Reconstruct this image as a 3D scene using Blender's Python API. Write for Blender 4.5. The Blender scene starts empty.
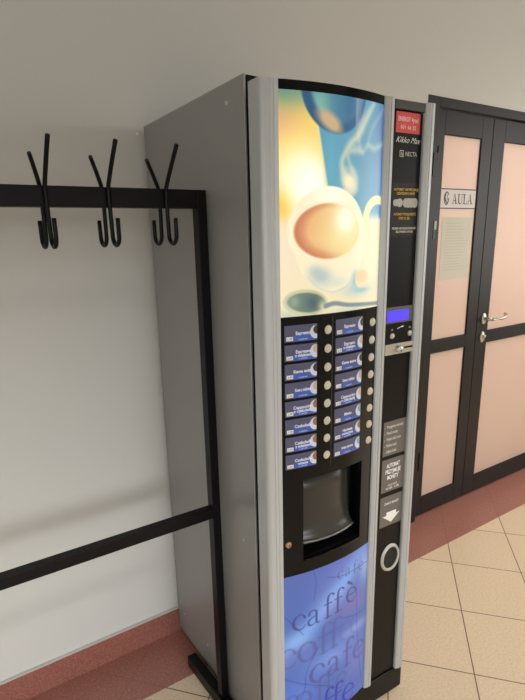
import bpy, bmesh, math, random
import numpy as np
from mathutils import Matrix, Vector
random.seed(4)
C = bpy.context.scene.collection
SC = bpy.context.scene

# ------------------------------------------------------------------ helpers
def lin(c):
    c = c / 255.0
    return c / 12.92 if c <= 0.04045 else ((c + 0.055) / 1.055) ** 2.4
def rgb(r, g, b): return (lin(r), lin(g), lin(b), 1.0)

def mat(name, col, rough=0.5, metal=0.0, spec=0.5, coat=0.0, emit=None, strength=0.0, noise=0.0, nscale=40.0, bump=0.0, bscale=200.0, stretch=None):
    m = bpy.data.materials.new(name); m.use_nodes = True
    nt = m.node_tree; b = nt.nodes['Principled BSDF']
    b.inputs['Base Color'].default_value = col
    b.inputs['Roughness'].default_value = rough
    b.inputs['Metallic'].default_value = metal
    b.inputs['Specular IOR Level'].default_value = spec
    b.inputs['Coat Weight'].default_value = coat
    b.inputs['Coat Roughness'].default_value = 0.06
    if emit:
        b.inputs['Emission Color'].default_value = emit
        b.inputs['Emission Strength'].default_value = strength
    if noise or bump:
        tc = nt.nodes.new('ShaderNodeTexCoord'); mp = nt.nodes.new('ShaderNodeMapping')
        nt.links.new(tc.outputs['Object'], mp.inputs['Vector'])
        if stretch: mp.inputs['Scale'].default_value = stretch
    if noise:
        n = nt.nodes.new('ShaderNodeTexNoise'); n.inputs['Scale'].default_value = nscale; n.inputs['Detail'].default_value = 4
        nt.links.new(mp.outputs['Vector'], n.inputs['Vector'])
        mx = nt.nodes.new('ShaderNodeMix'); mx.data_type = 'RGBA'
        mx.inputs['A'].default_value = tuple(max(0, v * (1 - noise)) for v in col[:3]) + (1,)
        mx.inputs['B'].default_value = tuple(min(1, v * (1 + noise)) for v in col[:3]) + (1,)
        nt.links.new(n.outputs['Fac'], mx.inputs['Factor']); nt.links.new(mx.outputs['Result'], b.inputs['Base Color'])
    if bump:
        n2 = nt.nodes.new('ShaderNodeTexNoise'); n2.inputs['Scale'].default_value = bscale; n2.inputs['Detail'].default_value = 3
        nt.links.new(mp.outputs['Vector'], n2.inputs['Vector'])
        bp = nt.nodes.new('ShaderNodeBump'); bp.inputs['Strength'].default_value = bump; bp.inputs['Distance'].default_value = 0.002
        nt.links.new(n2.outputs['Fac'], bp.inputs['Height']); nt.links.new(bp.outputs['Normal'], b.inputs['Normal'])
    return m

def obj(name, bm, m, parent=None, M=None, smooth=False, bevel=0.0, label=None):
    me = bpy.data.meshes.new(name)
    bmesh.ops.recalc_face_normals(bm, faces=bm.faces[:])
    bm.to_mesh(me); bm.free()
    ms = m if isinstance(m, (list, tuple)) else [m]
    for x in ms: me.materials.append(x)
    if smooth:
        for p in me.polygons: p.use_smooth = True
    o = bpy.data.objects.new(name, me); C.objects.link(o)
    if parent: o.parent = parent
    if M is not None: o.matrix_local = M
    if bevel:
        md = o.modifiers.new('bevel', 'BEVEL'); md.width = bevel; md.segments = 2; md.limit_method = 'ANGLE'
    if label: o['label'] = label
    return o
def flat(name, bm, m, parent=None, M=None, label=None):
    me = bpy.data.meshes.new(name); bm.to_mesh(me); bm.free(); me.materials.append(m)
    o = bpy.data.objects.new(name, me); C.objects.link(o)
    if parent: o.parent = parent
    if M is not None: o.matrix_local = M
    if label: o['label'] = label
    return o
def thing(name, label, cat, M=Matrix.Identity(4), group=None):
    o = bpy.data.objects.new(name, None); C.objects.link(o); o.matrix_world = M
    o.empty_display_size = 0.1
    o['label'] = label; o['category'] = cat
    if group: o['group'] = group
    return o
def tag(o, label, cat, group=None):
    o['label'] = label; o['category'] = cat
    if group: o['group'] = group
    return o
def struct(o): o['kind'] = 'structure'; return o

def box(bm, x0, x1, y0, y1, z0, z1, mi=0):
    v = [bm.verts.new(p) for p in ((x0,y0,z0),(x1,y0,z0),(x1,y1,z0),(x0,y1,z0),(x0,y0,z1),(x1,y0,z1),(x1,y1,z1),(x0,y1,z1))]
    for f in ((0,3,2,1),(4,5,6,7),(0,1,5,4),(1,2,6,5),(2,3,7,6),(3,0,4,7)):
        bm.faces.new([v[i] for i in f]).material_index = mi
    return bm
def B(*a):
    return box(bmesh.new(), *a)
def prism(prof, z0, z1, bm=None):
    """extrude an (x,y) outline in z"""
    bm = bm or bmesh.new()
    a = [bm.verts.new((x, y, z0)) for x, y in prof]; b = [bm.verts.new((x, y, z1)) for x, y in prof]
    n = len(prof)
    for i in range(n): bm.faces.new((a[i], a[(i+1) % n], b[(i+1) % n], b[i]))
    bm.faces.new(a[::-1]); bm.faces.new(b)
    return bm
def tube(pts, r, seg=10, bm=None, caps=True):
    bm = bm or bmesh.new()
    pts = [Vector(p) for p in pts]; rings = []
    up = Vector((1, 0, 0.013))
    for i, p in enumerate(pts):
        t = (pts[min(i+1, len(pts)-1)] - pts[max(i-1, 0)]).normalized()
        a = up.cross(t)
        if a.length < 1e-4: a = Vector((0, 1, 0)).cross(t)
        a.normalize(); b = t.cross(a)
        rings.append([bm.verts.new(p + a*math.cos(k*2*math.pi/seg)*r + b*math.sin(k*2*math.pi/seg)*r) for k in range(seg)])
    for i in range(len(rings)-1):
        for k in range(seg):
            bm.faces.new((rings[i][k], rings[i][(k+1) % seg], rings[i+1][(k+1) % seg], rings[i+1][k]))
    if caps:
        bm.faces.new(rings[0][::-1]); bm.faces.new(rings[-1])
    return bm
def lathe_y(prof, cx, cz, cy=0, seg=28, sx=1.0, sz=1.0, bm=None):
    """rings (radius, y) around the y axis through (cx,cz); first/last closed when radius 0"""
    bm = bm or bmesh.new(); rings = []
    for r, y in prof:
        if r < 1e-6: rings.append([bm.verts.new((cx, cy+y, cz))])
        else: rings.append([bm.verts.new((cx+sx*r*math.cos(2*math.pi*k/seg), cy+y, cz+sz*r*math.sin(2*math.pi*k/seg))) for k in range(seg)])
    for a, b in zip(rings, rings[1:]):
        for k in range(seg):
            k2 = (k+1) % seg
            if len(a) == 1 and len(b) == 1: continue
            if len(a) == 1: bm.faces.new((a[0], b[k], b[k2]))
            elif len(b) == 1: bm.faces.new((a[k], b[0], a[k2]))
            else: bm.faces.new((a[k], b[k], b[k2], a[k2]))
    return bm

def text_bm(body, size, x, z, y=0.0, align='LEFT', shear=0.0, fatten=0.0, fy=None, width=None, rise=0.0):
    """flat lettering facing -y, baseline-left (or centre) at x,z"""
    cu = bpy.data.curves.new('lettering', 'FONT'); cu.body = body; cu.size = size; cu.align_x = align; cu.shear = shear; cu.offset = fatten
    cu.resolution_u = 3
    o = bpy.data.objects.new('lettering', cu); C.objects.link(o)
    dg = bpy.context.evaluated_depsgraph_get(); dg.update()
    me = bpy.data.meshes.new_from_object(o.evaluated_get(dg))
    bm = bmesh.new(); bm.from_mesh(me)
    bpy.data.meshes.remove(me); bpy.data.objects.remove(o); bpy.data.curves.remove(cu)
    s = 1.0
    if width and bm.verts:
        xs = [v.co.x for v in bm.verts]; w = max(xs)-min(xs); s = width/w if w > 0 else 1
    for v in bm.verts:
        px = x + v.co.x*s; pz = z + v.co.y + rise*v.co.x*s
        v.co = Vector((px, (fy(px) if fy else 0) + y, pz))
    for f in bm.faces:
        if f.normal.y > 0: f.normal_flip()
    return bm
def merge(*bms):
    out = bmesh.new()
    for b in bms:
        me = bpy.data.meshes.new('tmp'); b.to_mesh(me); b.free(); out.from_mesh(me); bpy.data.meshes.remove(me)
    return out
def poly(pts, y=0.0, bm=None):
    bm = bm or bmesh.new()
    bm.faces.new([bm.verts.new((px, y, pz)) for px, pz in pts]); return bm

# ------------------------------------------------------------------ materials
def wall_material():
    m = mat('plaster', rgb(209, 209, 206), 0.75, spec=0.25, noise=0.02, nscale=1.5, bump=0.12, bscale=120)
    return m
M_wall = wall_material()
M_ceil = mat('ceiling_paint', rgb(150, 146, 138), 0.8)
M_black = mat('black_plastic', rgb(12, 12, 12), 0.3, spec=0.2, noise=0.1, nscale=60)
M_fascia = mat('gloss_black', rgb(10, 10, 11), 0.14, spec=0.2, coat=0.0)
M_matte = mat('matte_black', rgb(12, 12, 12), 0.6, spec=0.2)
M_rack = mat('black_powder_coat', rgb(9, 9, 11), 0.4, spec=0.2, bump=0.15, bscale=600)
M_alu = mat('brushed_aluminium', rgb(182, 185, 187), 0.42, metal=0.25, noise=0.03, nscale=50, stretch=(30, 30, 0.4))
M_side = mat('grey_painted_steel', rgb(146, 145, 143), 0.38, metal=0.1, noise=0.03, nscale=4)
M_edge = mat('sheet_edge', rgb(190, 190, 190), 0.35, metal=0.5)
M_dside = mat('grey_door_side', rgb(140, 140, 139), 0.4, metal=0.3)
M_steel = mat('satin_steel', rgb(200, 196, 186), 0.3, metal=0.75)
M_button = mat('button_metal', rgb(196, 190, 174), 0.4, metal=0.15)
M_ring = mat('ring_metal', rgb(190, 190, 186), 0.35, metal=0.4)
M_brass = mat('lock_brass', rgb(186, 150, 120), 0.3, metal=0.7)
M_white = mat('white_print', rgb(235, 235, 232), 0.5)
M_cream = mat('cream_print', rgb(205, 200, 190), 0.5)
M_yellow = mat('yellow_print', rgb(205, 170, 45), 0.5)
M_pay = mat('payment_black', rgb(13, 12, 11), 0.3, spec=0.18, noise=0.08, nscale=30)
M_payc = mat('brown_black_print', rgb(30, 25, 22), 0.4, spec=0.2)
M_cap = mat('cap_grey', rgb(54, 53, 50), 0.45)
M_red = mat('red_sticker', rgb(212, 66, 60), 0.4)
M_gslab = mat('grey_label', rgb(104, 99, 94), 0.45)
M_lblue = mat('label_blue', rgb(62, 92, 178), 0.35)
M_lgrey = mat('label_slate', rgb(78, 80, 110), 0.35)
M_ltxt = mat('label_text', rgb(225, 232, 250), 0.4)
M_lcup = mat('label_cup', rgb(205, 212, 228), 0.4)
M_coffee = [mat('coffee_dark', rgb(52, 44, 44), 0.4), mat('coffee_milk', rgb(196, 170, 160), 0.4), mat('coffee_brown', rgb(150, 105, 84), 0.4), mat('tea_blue', rgb(130, 160, 190), 0.4)]
M_lcd = mat('lcd', rgb(40, 30, 160), 0.3, emit=rgb(84, 62, 250), strength=1.0)
M_bezel = mat('bezel_grey', rgb(86, 85, 82), 0.4)
M_frame = mat('dark_door_frame', rgb(33, 29, 28), 0.42, spec=0.22, noise=0.06, nscale=20)
M_seal = mat('door_gap', rgb(24, 22, 22), 0.7)
M_sign = mat('sign_white', rgb(214, 208, 206), 0.5)
M_ink = mat('sign_ink', rgb(38, 34, 40), 0.5)
M_paper = mat('notice_paper', rgb(206, 202, 188), 0.6, noise=0.02, nscale=30)
M_papertxt = mat('notice_text', rgb(194, 190, 176), 0.6)
M_green = mat('pale_green_tab', rgb(170, 186, 172), 0.5)
M_flap = mat('smoked_flap', rgb(58, 55, 51), 0.25, spec=0.3, noise=0.08, nscale=25)
M_clear = mat('clear_lip', rgb(112, 111, 109), 0.12, spec=0.6)
M_strip = mat('skirting_strip', rgb(200, 198, 196), 0.35, metal=0.2)
M_rubber = mat('rubber', rgb(18, 18, 18), 0.7)

def terrazzo(name, col, dark, light, scale=260, rough=0.4):
    m = mat(name, col, rough); nt = m.node_tree; b = nt.nodes['Principled BSDF']
    tc = nt.nodes.new('ShaderNodeTexCoord')
    n = nt.nodes.new('ShaderNodeTexNoise'); n.inputs['Scale'].default_value = scale; n.inputs['Detail'].default_value = 2
    nt.links.new(tc.outputs['Object'], n.inputs['Vector'])
    r = nt.nodes.new('ShaderNodeValToRGB'); e = r.color_ramp.elements
    e[0].position = 0.34; e[0].color = dark; e[1].position = 0.66; e[1].color = light
    k = r.color_ramp.elements.new(0.5); k.color = col
    nt.links.new(n.outputs['Fac'], r.inputs['Fac']); nt.links.new(r.outputs['Color'], b.inputs['Base Color'])
    return m
M_skirt = terrazzo('terracotta_skirting', rgb(146, 92, 80), rgb(128, 78, 68), rgb(166, 112, 98))

def floor_material():
    m = mat('floor_tiles', rgb(205, 185, 155), 0.32, spec=0.45); nt = m.node_tree; b = nt.nodes['Principled BSDF']
    N = nt.nodes.new; L = nt.links.new
    tc = N('ShaderNodeTexCoord'); sep = N('ShaderNodeSeparateXYZ'); L(tc.outputs['Object'], sep.inputs[0])
    def joint(nx, ny, c, per, w):
        """distance to a family of parallel joints nx*x+ny*y = c + k*per"""
        a = N('ShaderNodeMath'); a.operation = 'MULTIPLY'; a.inputs[1].default_value = nx; L(sep.outputs['X'], a.inputs[0])
        d = N('ShaderNodeMath'); d.operation = 'MULTIPLY_ADD'; d.inputs[1].default_value = ny; L(sep.outputs['Y'], d.inputs[0]); L(a.outputs[0], d.inputs[2])
        e = N('ShaderNodeMath'); e.operation = 'SUBTRACT'; e.inputs[1].default_value = c; L(d.outputs[0], e.inputs[0])
        p = N('ShaderNodeMath'); p.operation = 'PINGPONG'; p.inputs[1].default_value = per/2; L(e.outputs[0], p.inputs[0])
        g = N('ShaderNodeMath'); g.operation = 'LESS_THAN'; g.inputs[1].default_value = w; L(p.outputs[0], g.inputs[0])
        fl = N('ShaderNodeMath'); fl.operation = 'DIVIDE'; fl.inputs[1].default_value = per; L(e.outputs[0], fl.inputs[0])
        f2 = N('ShaderNodeMath'); f2.operation = 'FLOOR'; L(fl.outputs[0], f2.inputs[0])
        return g, f2
    a1 = math.radians(42.2); n1 = (-math.sin(a1), math.cos(a1))
    a2 = math.radians(-51.0); n2 = (-math.sin(a2), math.cos(a2))
    c1 = n1[0]*1.402 + n1[1]*-0.244; c2 = n2[0]*0.881 + n2[1]*-0.436
    g1, f1 = joint(n1[0], n1[1], c1, 0.2985, 0.0021); g2, f2 = joint(n2[0], n2[1], c2, 0.348, 0.0021)
    g = N('ShaderNodeMath'); g.operation = 'MAXIMUM'; L(g1.outputs[0], g.inputs[0]); L(g2.outputs[0], g.inputs[1])
    # speckle
    n = N('ShaderNodeTexNoise'); n.inputs['Scale'].default_value = 130; n.inputs['Detail'].default_value = 3; L(tc.outputs['Object'], n.inputs['Vector'])
    def ramp(c0, c1_, c2_):
        r = N('ShaderNodeValToRGB'); e = r.color_ramp.elements
        e[0].position = 0.3; e[0].color = c0; e[1].position = 0.7; e[1].color = c2_; k = e.new(0.5); k.color = c1_
        L(n.outputs['Fac'], r.inputs['Fac']); return r
    beige = ramp(rgb(206, 182, 154), rgb(218, 196, 168), rgb(223, 203, 177))
    red = ramp(rgb(140, 90, 79), rgb(156, 104, 92), rgb(172, 119, 105))
    # band along the wall
    br = N('ShaderNodeMath'); br.operation = 'GREATER_THAN'; br.inputs[1].default_value = -0.245; L(sep.outputs['Y'], br.inputs[0])
    base = N('ShaderNodeMix'); base.data_type = 'RGBA'; L(br.outputs[0], base.inputs['Factor']); L(beige.outputs['Color'], base.inputs['A']); L(red.outputs['Color'], base.inputs['B'])
    # tile to tile tone
    cmb = N('ShaderNodeCombineXYZ'); L(f1.outputs[0], cmb.inputs[0]); L(f2.outputs[0], cmb.inputs[1])
    wn = N('ShaderNodeTexWhiteNoise'); wn.noise_dimensions = '2D'; L(cmb.outputs[0], wn.inputs['Vector'])
    hs = N('ShaderNodeHueSaturation'); mr = N('ShaderNodeMapRange'); mr.inputs['To Min'].default_value = 0.97; mr.inputs['To Max'].default_value = 1.03
    L(wn.outputs['Value'], mr.inputs['Value']); L(mr.outputs[0], hs.inputs['Value']); L(base.outputs['Result'], hs.inputs['Color'])
    gc = N('ShaderNodeMix'); gc.data_type = 'RGBA'; L(br.outputs[0], gc.inputs['Factor']); gc.inputs['A'].default_value = rgb(104, 82, 66); gc.inputs['B'].default_value = rgb(143, 94, 83)
    out = N('ShaderNodeMix'); out.data_type = 'RGBA'; L(g.outputs[0], out.inputs['Factor']); L(hs.outputs['Color'], out.inputs['A']); L(gc.outputs['Result'], out.inputs['B'])
    L(out.outputs['Result'], b.inputs['Base Color'])
    return m
M_floor = floor_material()

def pane_material():
    m = bpy.data.materials.new('peach_frosted_pane'); m.use_nodes = True; nt = m.node_tree
    b = nt.nodes['Principled BSDF']; b.inputs['Base Color'].default_value = rgb(224, 208, 197); b.inputs['Roughness'].default_value = 0.35
    b.inputs['Specular IOR Level'].default_value = 0.35
    t = nt.nodes.new('ShaderNodeBsdfTranslucent'); t.inputs['Color'].default_value = rgb(236, 214, 202)
    mx = nt.nodes.new('ShaderNodeMixShader'); mx.inputs[0].default_value = 0.5
    nt.links.new(b.outputs[0], mx.inputs[1]); nt.links.new(t.outputs[0], mx.inputs[2])
    nt.links.new(mx.outputs[0], nt.nodes['Material Output'].inputs['Surface'])
    return m
M_pane = pane_material()

def printed(name, strength):
    m = bpy.data.materials.new(name); m.use_nodes = True; nt = m.node_tree; b = nt.nodes['Principled BSDF']
    a = nt.nodes.new('ShaderNodeAttribute'); a.attribute_name = 'print'
    nt.links.new(a.outputs['Color'], b.inputs['Base Color'])
    b.inputs['Roughness'].default_value = 0.25
    if strength:
        b.inputs['Roughness'].default_value = 0.3
        nt.links.new(a.outputs['Color'], b.inputs['Emission Color']); b.inputs['Emission Strength'].default_value = strength
        mm = nt.nodes.new('ShaderNodeMix'); mm.data_type = 'RGBA'; mm.inputs['Factor'].default_value = 0.9; mm.inputs['B'].default_value = (0.02, 0.02, 0.02, 1)
        nt.links.new(a.outputs['Color'], mm.inputs['A']); nt.links.new(mm.outputs['Result'], b.inputs['Base Color'])
    return m
M_lit = printed('backlit_print', 0.93)
M_print = printed('paper_print', 0.0)

# ------------------------------------------------------------------ pictures printed on the machine
class Canvas:
    def __init__(s, w, h, step, base):
        s.nx = int(w/step)+1; s.ny = int(h/step)+1
        s.X, s.Y = np.meshgrid(np.linspace(0, w, s.nx), np.linspace(0, h, s.ny))
        s.c = np.zeros((s.ny, s.nx, 3)); s.c[:] = base
    def blend(s, a, col):
        a = np.clip(a, 0, 1)[..., None]; s.c = s.c*(1-a) + np.array(col, float)*a
    def ell(s, cx, cy, rx, ry, soft, rot=0):
        t = math.radians(rot); dx = s.X-cx; dy = s.Y-cy
        u = (dx*math.cos(t)+dy*math.sin(t))/rx; v = (-dx*math.sin(t)+dy*math.cos(t))/ry
        return np.clip((1-np.sqrt(u*u+v*v))*min(rx, ry)/soft+0.5, 0, 1)
    def glow(s, cx, cy, rx, ry):
        return np.exp(-((s.X-cx)/rx)**2-((s.Y-cy)/ry)**2)
    def side(s, x0, y0, x1, y1, soft):   # 1 on the left-hand side of the directed line (y down)
        d = ((x1-x0)*(s.Y-y0)-(y1-y0)*(s.X-x0))/math.hypot(x1-x0, y1-y0)
        return np.clip(-d/soft+0.5, 0, 1)
    def line(s, pts, ws, soft):
        best = np.zeros_like(s.X)
        for i in range(len(pts)-1):
            (x0, y0), (x1, y1) = pts[i], pts[i+1]; w0, w1 = ws[i], ws[i+1]
            dx, dy = x1-x0, y1-y0; L2 = dx*dx+dy*dy+1e-9
            t = np.clip(((s.X-x0)*dx+(s.Y-y0)*dy)/L2, 0, 1)
            d = np.hypot(s.X-x0-t*dx, s.Y-y0-t*dy)
            best = np.maximum(best, np.clip(((w0+(w1-w0)*t)/2-d)/soft+0.5, 0, 1))
        return best

def curve_pts(pts, n=8):
    out = []
    P = [pts[0]]+list(pts)+[pts[-1]]
    for i in range(1, len(P)-2):
        p0, p1, p2, p3 = [np.array(p, float) for p in P[i-1:i+3]]
        for k in range(n):
            t = k/n
            out.append(tuple(0.5*((2*p1)+(-p0+p2)*t+(2*p0-5*p1+4*p2-p3)*t*t+(-p0+3*p1-3*p2+p3)*t**3)))
    out.append(tuple(pts[-1])); return out

def coffee_picture():
    c = Canvas(311.5, 482, 1.6, (246, 228, 186))
    X, Y = c.X, c.Y
    # right, blue ground
    c.blend(c.side(88, 0, 128, 200, 6)*0+np.clip((X-90-(Y-50)*0.22)/5, 0, 1)*np.clip((265-Y)/20, 0, 1), (92, 160, 184))
    c.blend(c.glow(260, 120, 60, 90)*0.75*(Y < 270), (72, 134, 166))
    c.blend(c.glow(308, 60, 25, 120)*0.8, (26, 84, 150))
    c.blend(c.glow(308, 190, 40, 50)*0.6, (66, 132, 180))
    # left, yellow glow
    left = np.clip((92+(Y-50)*0.22-X)/5, 0, 1)*np.clip((258-Y)/14, 0, 1)
    c.blend(left, (252, 214, 96))
    c.blend(left*c.glow(0, 60, 60, 40)*0.9, (236, 176, 120))
    c.blend(left*c.glow(90, 110, 60, 40)*0.6, (250, 206, 110))
    c.blend(left*c.glow(10, -8, 75, 42)*1.0, (96, 142, 128))
    c.blend(left*c.glow(60, -5, 50, 25)*0.7, (112, 156, 132))
    c.blend(left*c.glow(55, 175, 70, 72)*1.3, (262, 252, 196))
    c.blend(left*c.glow(75, 190, 50, 50)*1.2, (264, 262, 244))
    c.blend(c.glow(0, 235, 22, 34)*0.9, (248, 200, 70))
    # the round blue shape at the top
    disc = c.ell(145, -14, 93, 93, 5)
    c.blend(disc, (36, 84, 126))
    c.blend(c.ell(152, -22, 78, 80, 12), (66, 126, 152))
    c.blend(c.ell(152, -22, 78, 80, 12)*c.glow(98, 20, 30, 36)*0.95, (124, 178, 160))
    c.blend(disc*c.ell(128, 56, 38, 17, 14, 28)*0.95, (214, 176, 128))
    c.blend(disc*c.glow(185, 20, 22, 60)*0.7, (46, 96, 140))
    c.blend(np.clip((X-203)/3, 0, 1)*np.clip((236-X)/30, 0, 1)*np.clip((85-Y)/30, 0, 1)*0.85, (136, 152, 176))
    c.blend(c.glow(130, 150, 18, 60)*0.5, (110, 180, 196))
    # steam
    for pts, w, a in ((((190, 190), (172, 165), (163, 140), (172, 118), (190, 96), (215, 76), (238, 45), (268, 4)), (26, 14, 9, 8, 10, 12, 9, 5), 0.75),
                      (((200, 190), (205, 165), (188, 140), (182, 118), (205, 108), (225, 112)), (24, 12, 6, 6, 12, 6), 0.6),
                      (((232, 112), (250, 96), (275, 100), (308, 88)), (5, 6, 8, 7), 0.5),
                      (((222, 104), (214, 70), (232, 40), (250, 18)), (8, 5, 5, 3), 0.45),
                      (((250, 95), (262, 60), (290, 30), (308, 10)), (5, 4, 4, 3), 0.35),
                      (((176, 150), (196, 152), (186, 170)), (4, 5, 6), 0.4)):
        cp = curve_pts(pts); ww = np.interp(np.linspace(0, len(w)-1, len(cp)), range(len(w)), w)
        c.blend(c.line(cp, ww*1.5, 13)*a, (226, 216, 182))
    c.blend(c.glow(186, 178, 22, 20)*0.9, (255, 240, 200))
    # table cloth / saucer lower part
    c.blend(np.clip((Y-255)/20, 0, 1)*c.glow(0, 330, 60, 80)*0.5, (244, 226, 206))
    c.blend(c.glow(224, 428, 54, 20)*0.65, (160, 198, 202))
    c.blend(c.glow(300, 400, 20, 50)*0.4, (200, 214, 190)); c.blend(c.glow(275, 330, 40, 60)*0.6, (248, 232, 176))
    c.blend(c.glow(308, 300, 16, 40)*0.35, (214, 214, 170))
    c.blend(c.glow(30, 476, 50, 14)*0.6, (170, 195, 180))
    c.blend(c.glow(200, 478, 80, 10)*0.6, (190, 200, 180))
    # handle
    ring = np.clip(c.ell(296, 262, 57, 56, 4)-c.ell(299, 264, 38, 38, 4), 0, 1)
    c.blend(c.ell(299, 264, 40, 40, 3)*np.clip((240-Y+(X-285)*0.9)/10, 0, 1), (70, 138, 186))
    c.blend(ring*np.clip((300-Y)/30, 0, 1), (250, 232, 168))
    # cup
    body = c.ell(140, 330, 102, 97, 3); body = np.maximum(body, c.ell(130, 288, 112, 98, 3))
    c.blend(body, (252, 238, 200))
    c.blend(body*c.glow(130, 205, 60, 30), (262, 256, 230))
    c.blend(body*c.glow(108, 393, 30, 20)*0.75, (166, 184, 184))
    c.blend(body*c.glow(150, 408, 44, 15)*0.5, (196, 212, 204))
    c.blend(body*c.glow(90, 378, 20, 14)*0.5, (150, 180, 196))
    c.blend(c.line(curve_pts([(70, 392), (100, 418), (147, 430), (190, 414), (214, 385)]), [3]*40, 6)*0.4, (160, 196, 200))
    c.blend(c.glow(216, 404, 12, 20)*0.7, (116, 182, 214))
    # coffee
    cof = c.ell(130, 289, 95, 62, 5)
    c.blend(cof, (248, 224, 156))
    t = np.clip((150-X-(Y-290)*0.3)/100, 0, 1)
    c.blend(cof*t*0.85, (232, 164, 108))
    c.blend(cof*np.clip((1-c.ell(142, 286, 92, 60, 26))*np.clip((175-X)/60, 0, 1), 0, 1)*0.9, (186, 96, 70))
    c.blend(cof*np.clip((c.glow(85, 345, 60, 22))*0.5, 0, 1), (214, 130, 84))
    c.blend(cof*c.glow(178, 262, 30, 32)*1.2, (262, 256, 226))
    c.blend(c.line(curve_pts([(215, 270), (222, 290), (214, 315)]), [3]*20, 5)*0.4, (214, 205, 140))
    # sugar
    c.blend(c.ell(243, 405, 27, 24, 4), (238, 222, 176)); c.blend(c.ell(240, 398, 22, 15, 6), (248, 206, 156))
    c.blend(c.glow(243, 432, 24, 6)*0.6, (120, 176, 196))
    # spoon
    c.blend(c.ell(66, 450, 60, 31, 3, 6), (206, 204, 160))
    c.blend(c.ell(68, 450, 51, 23, 4, 6), (104, 124, 114))
    c.blend(c.glow(34, 446, 14, 16)*0.6, (170, 186, 160)); c.blend(c.glow(84, 452, 18, 18)*0.7, (58, 84, 88))
    c.blend(c.glow(112, 462, 12, 14)*0.8, (226, 212, 170))
    cp = curve_pts([(120, 462), (150, 458), (200, 466), (312, 472)])
    c.blend(c.line(cp, np.interp(np.linspace(0, 1, len(cp)), [0, 1], [12, 9]), 4)*0.9, (112, 132, 140))
    return c

GLY = {
    'c': (0.86, [([(0.78, 0.74), (0.66, 0.95), (0.44, 1.0), (0.2, 0.82), (0.1, 0.5), (0.2, 0.16), (0.46, 0.0), (0.66, 0.05), (0.82, 0.22)], (.17, .08, .07, .15, .2, .15, .09, .07, .05))]),
    'a': (0.9, [([(0.16, 0.76), (0.24, 0.94), (0.42, 1.0), (0.6, 0.9), (0.64, 0.66), (0.64, 0.2), (0.72, 0.04), (0.86, 0.08)], (.16, .1, .07, .13, .17, .17, .1, .05)),
                ([(0.62, 0.6), (0.34, 0.5), (0.14, 0.3), (0.16, 0.1), (0.32, 0.01), (0.5, 0.08), (0.62, 0.24)], (.06, .08, .15, .15, .08, .06, .06))]),
    'f': (0.62, [([(0.32, 0.0), (0.32, 1.2), (0.4, 1.5), (0.58, 1.58), (0.74, 1.46)], (.17, .17, .14, .07, .15)), ([(0.08, 0.96), (0.62, 0.96)], (.08, .08)), ([(0.12, 0.02), (0.56, 0.02)], (.07, .07))]),
    'e': (0.88, [([(0.14, 0.56), (0.8, 0.56), (0.76, 0.8), (0.6, 0.97), (0.44, 1.0), (0.2, 0.84), (0.1, 0.5), (0.2, 0.16), (0.46, 0.0), (0.66, 0.05), (0.82, 0.22)], (.06, .07, .13, .09, .07, .15, .2, .15, .09, .07, .05))]),
    'o': (1.0, [([(0.5, 1.0), (0.22, 0.86), (0.1, 0.5), (0.22, 0.14), (0.5, 0.0), (0.78, 0.14), (0.9, 0.5), (0.78, 0.86), (0.5, 1.0)], (.07, .14, .2, .14, .07, .14, .2, .14, .07))]),
}
def word(c, text, x, y, h, col, alpha, soft=2.2, sp=1.0, wx=1.0, grave=False, slope=0.0):
    for i, ch in enumerate(text):
        adv, strokes = GLY[ch]
        a = np.zeros_like(c.X)
        for pts, ws in strokes:
            cp = curve_pts(pts, 5) if len(pts) > 2 else pts
            ww = np.interp(np.linspace(0, len(ws)-1, len(cp)), range(len(ws)), ws)
            a = np.maximum(a, c.line([(x+px*h*wx, y-py*h) for px, py in cp], [w*h for w in ww], soft))
        if grave and i == len(text)-1:
            a = np.maximum(a, c.line([(x+0.2*h, y-1.5*h), (x+0.6*h, y-1.18*h)], [0.22*h, 0.06*h], soft))
        c.blend(a*alpha, col); x += adv*h*sp*wx; y += slope*h
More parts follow.
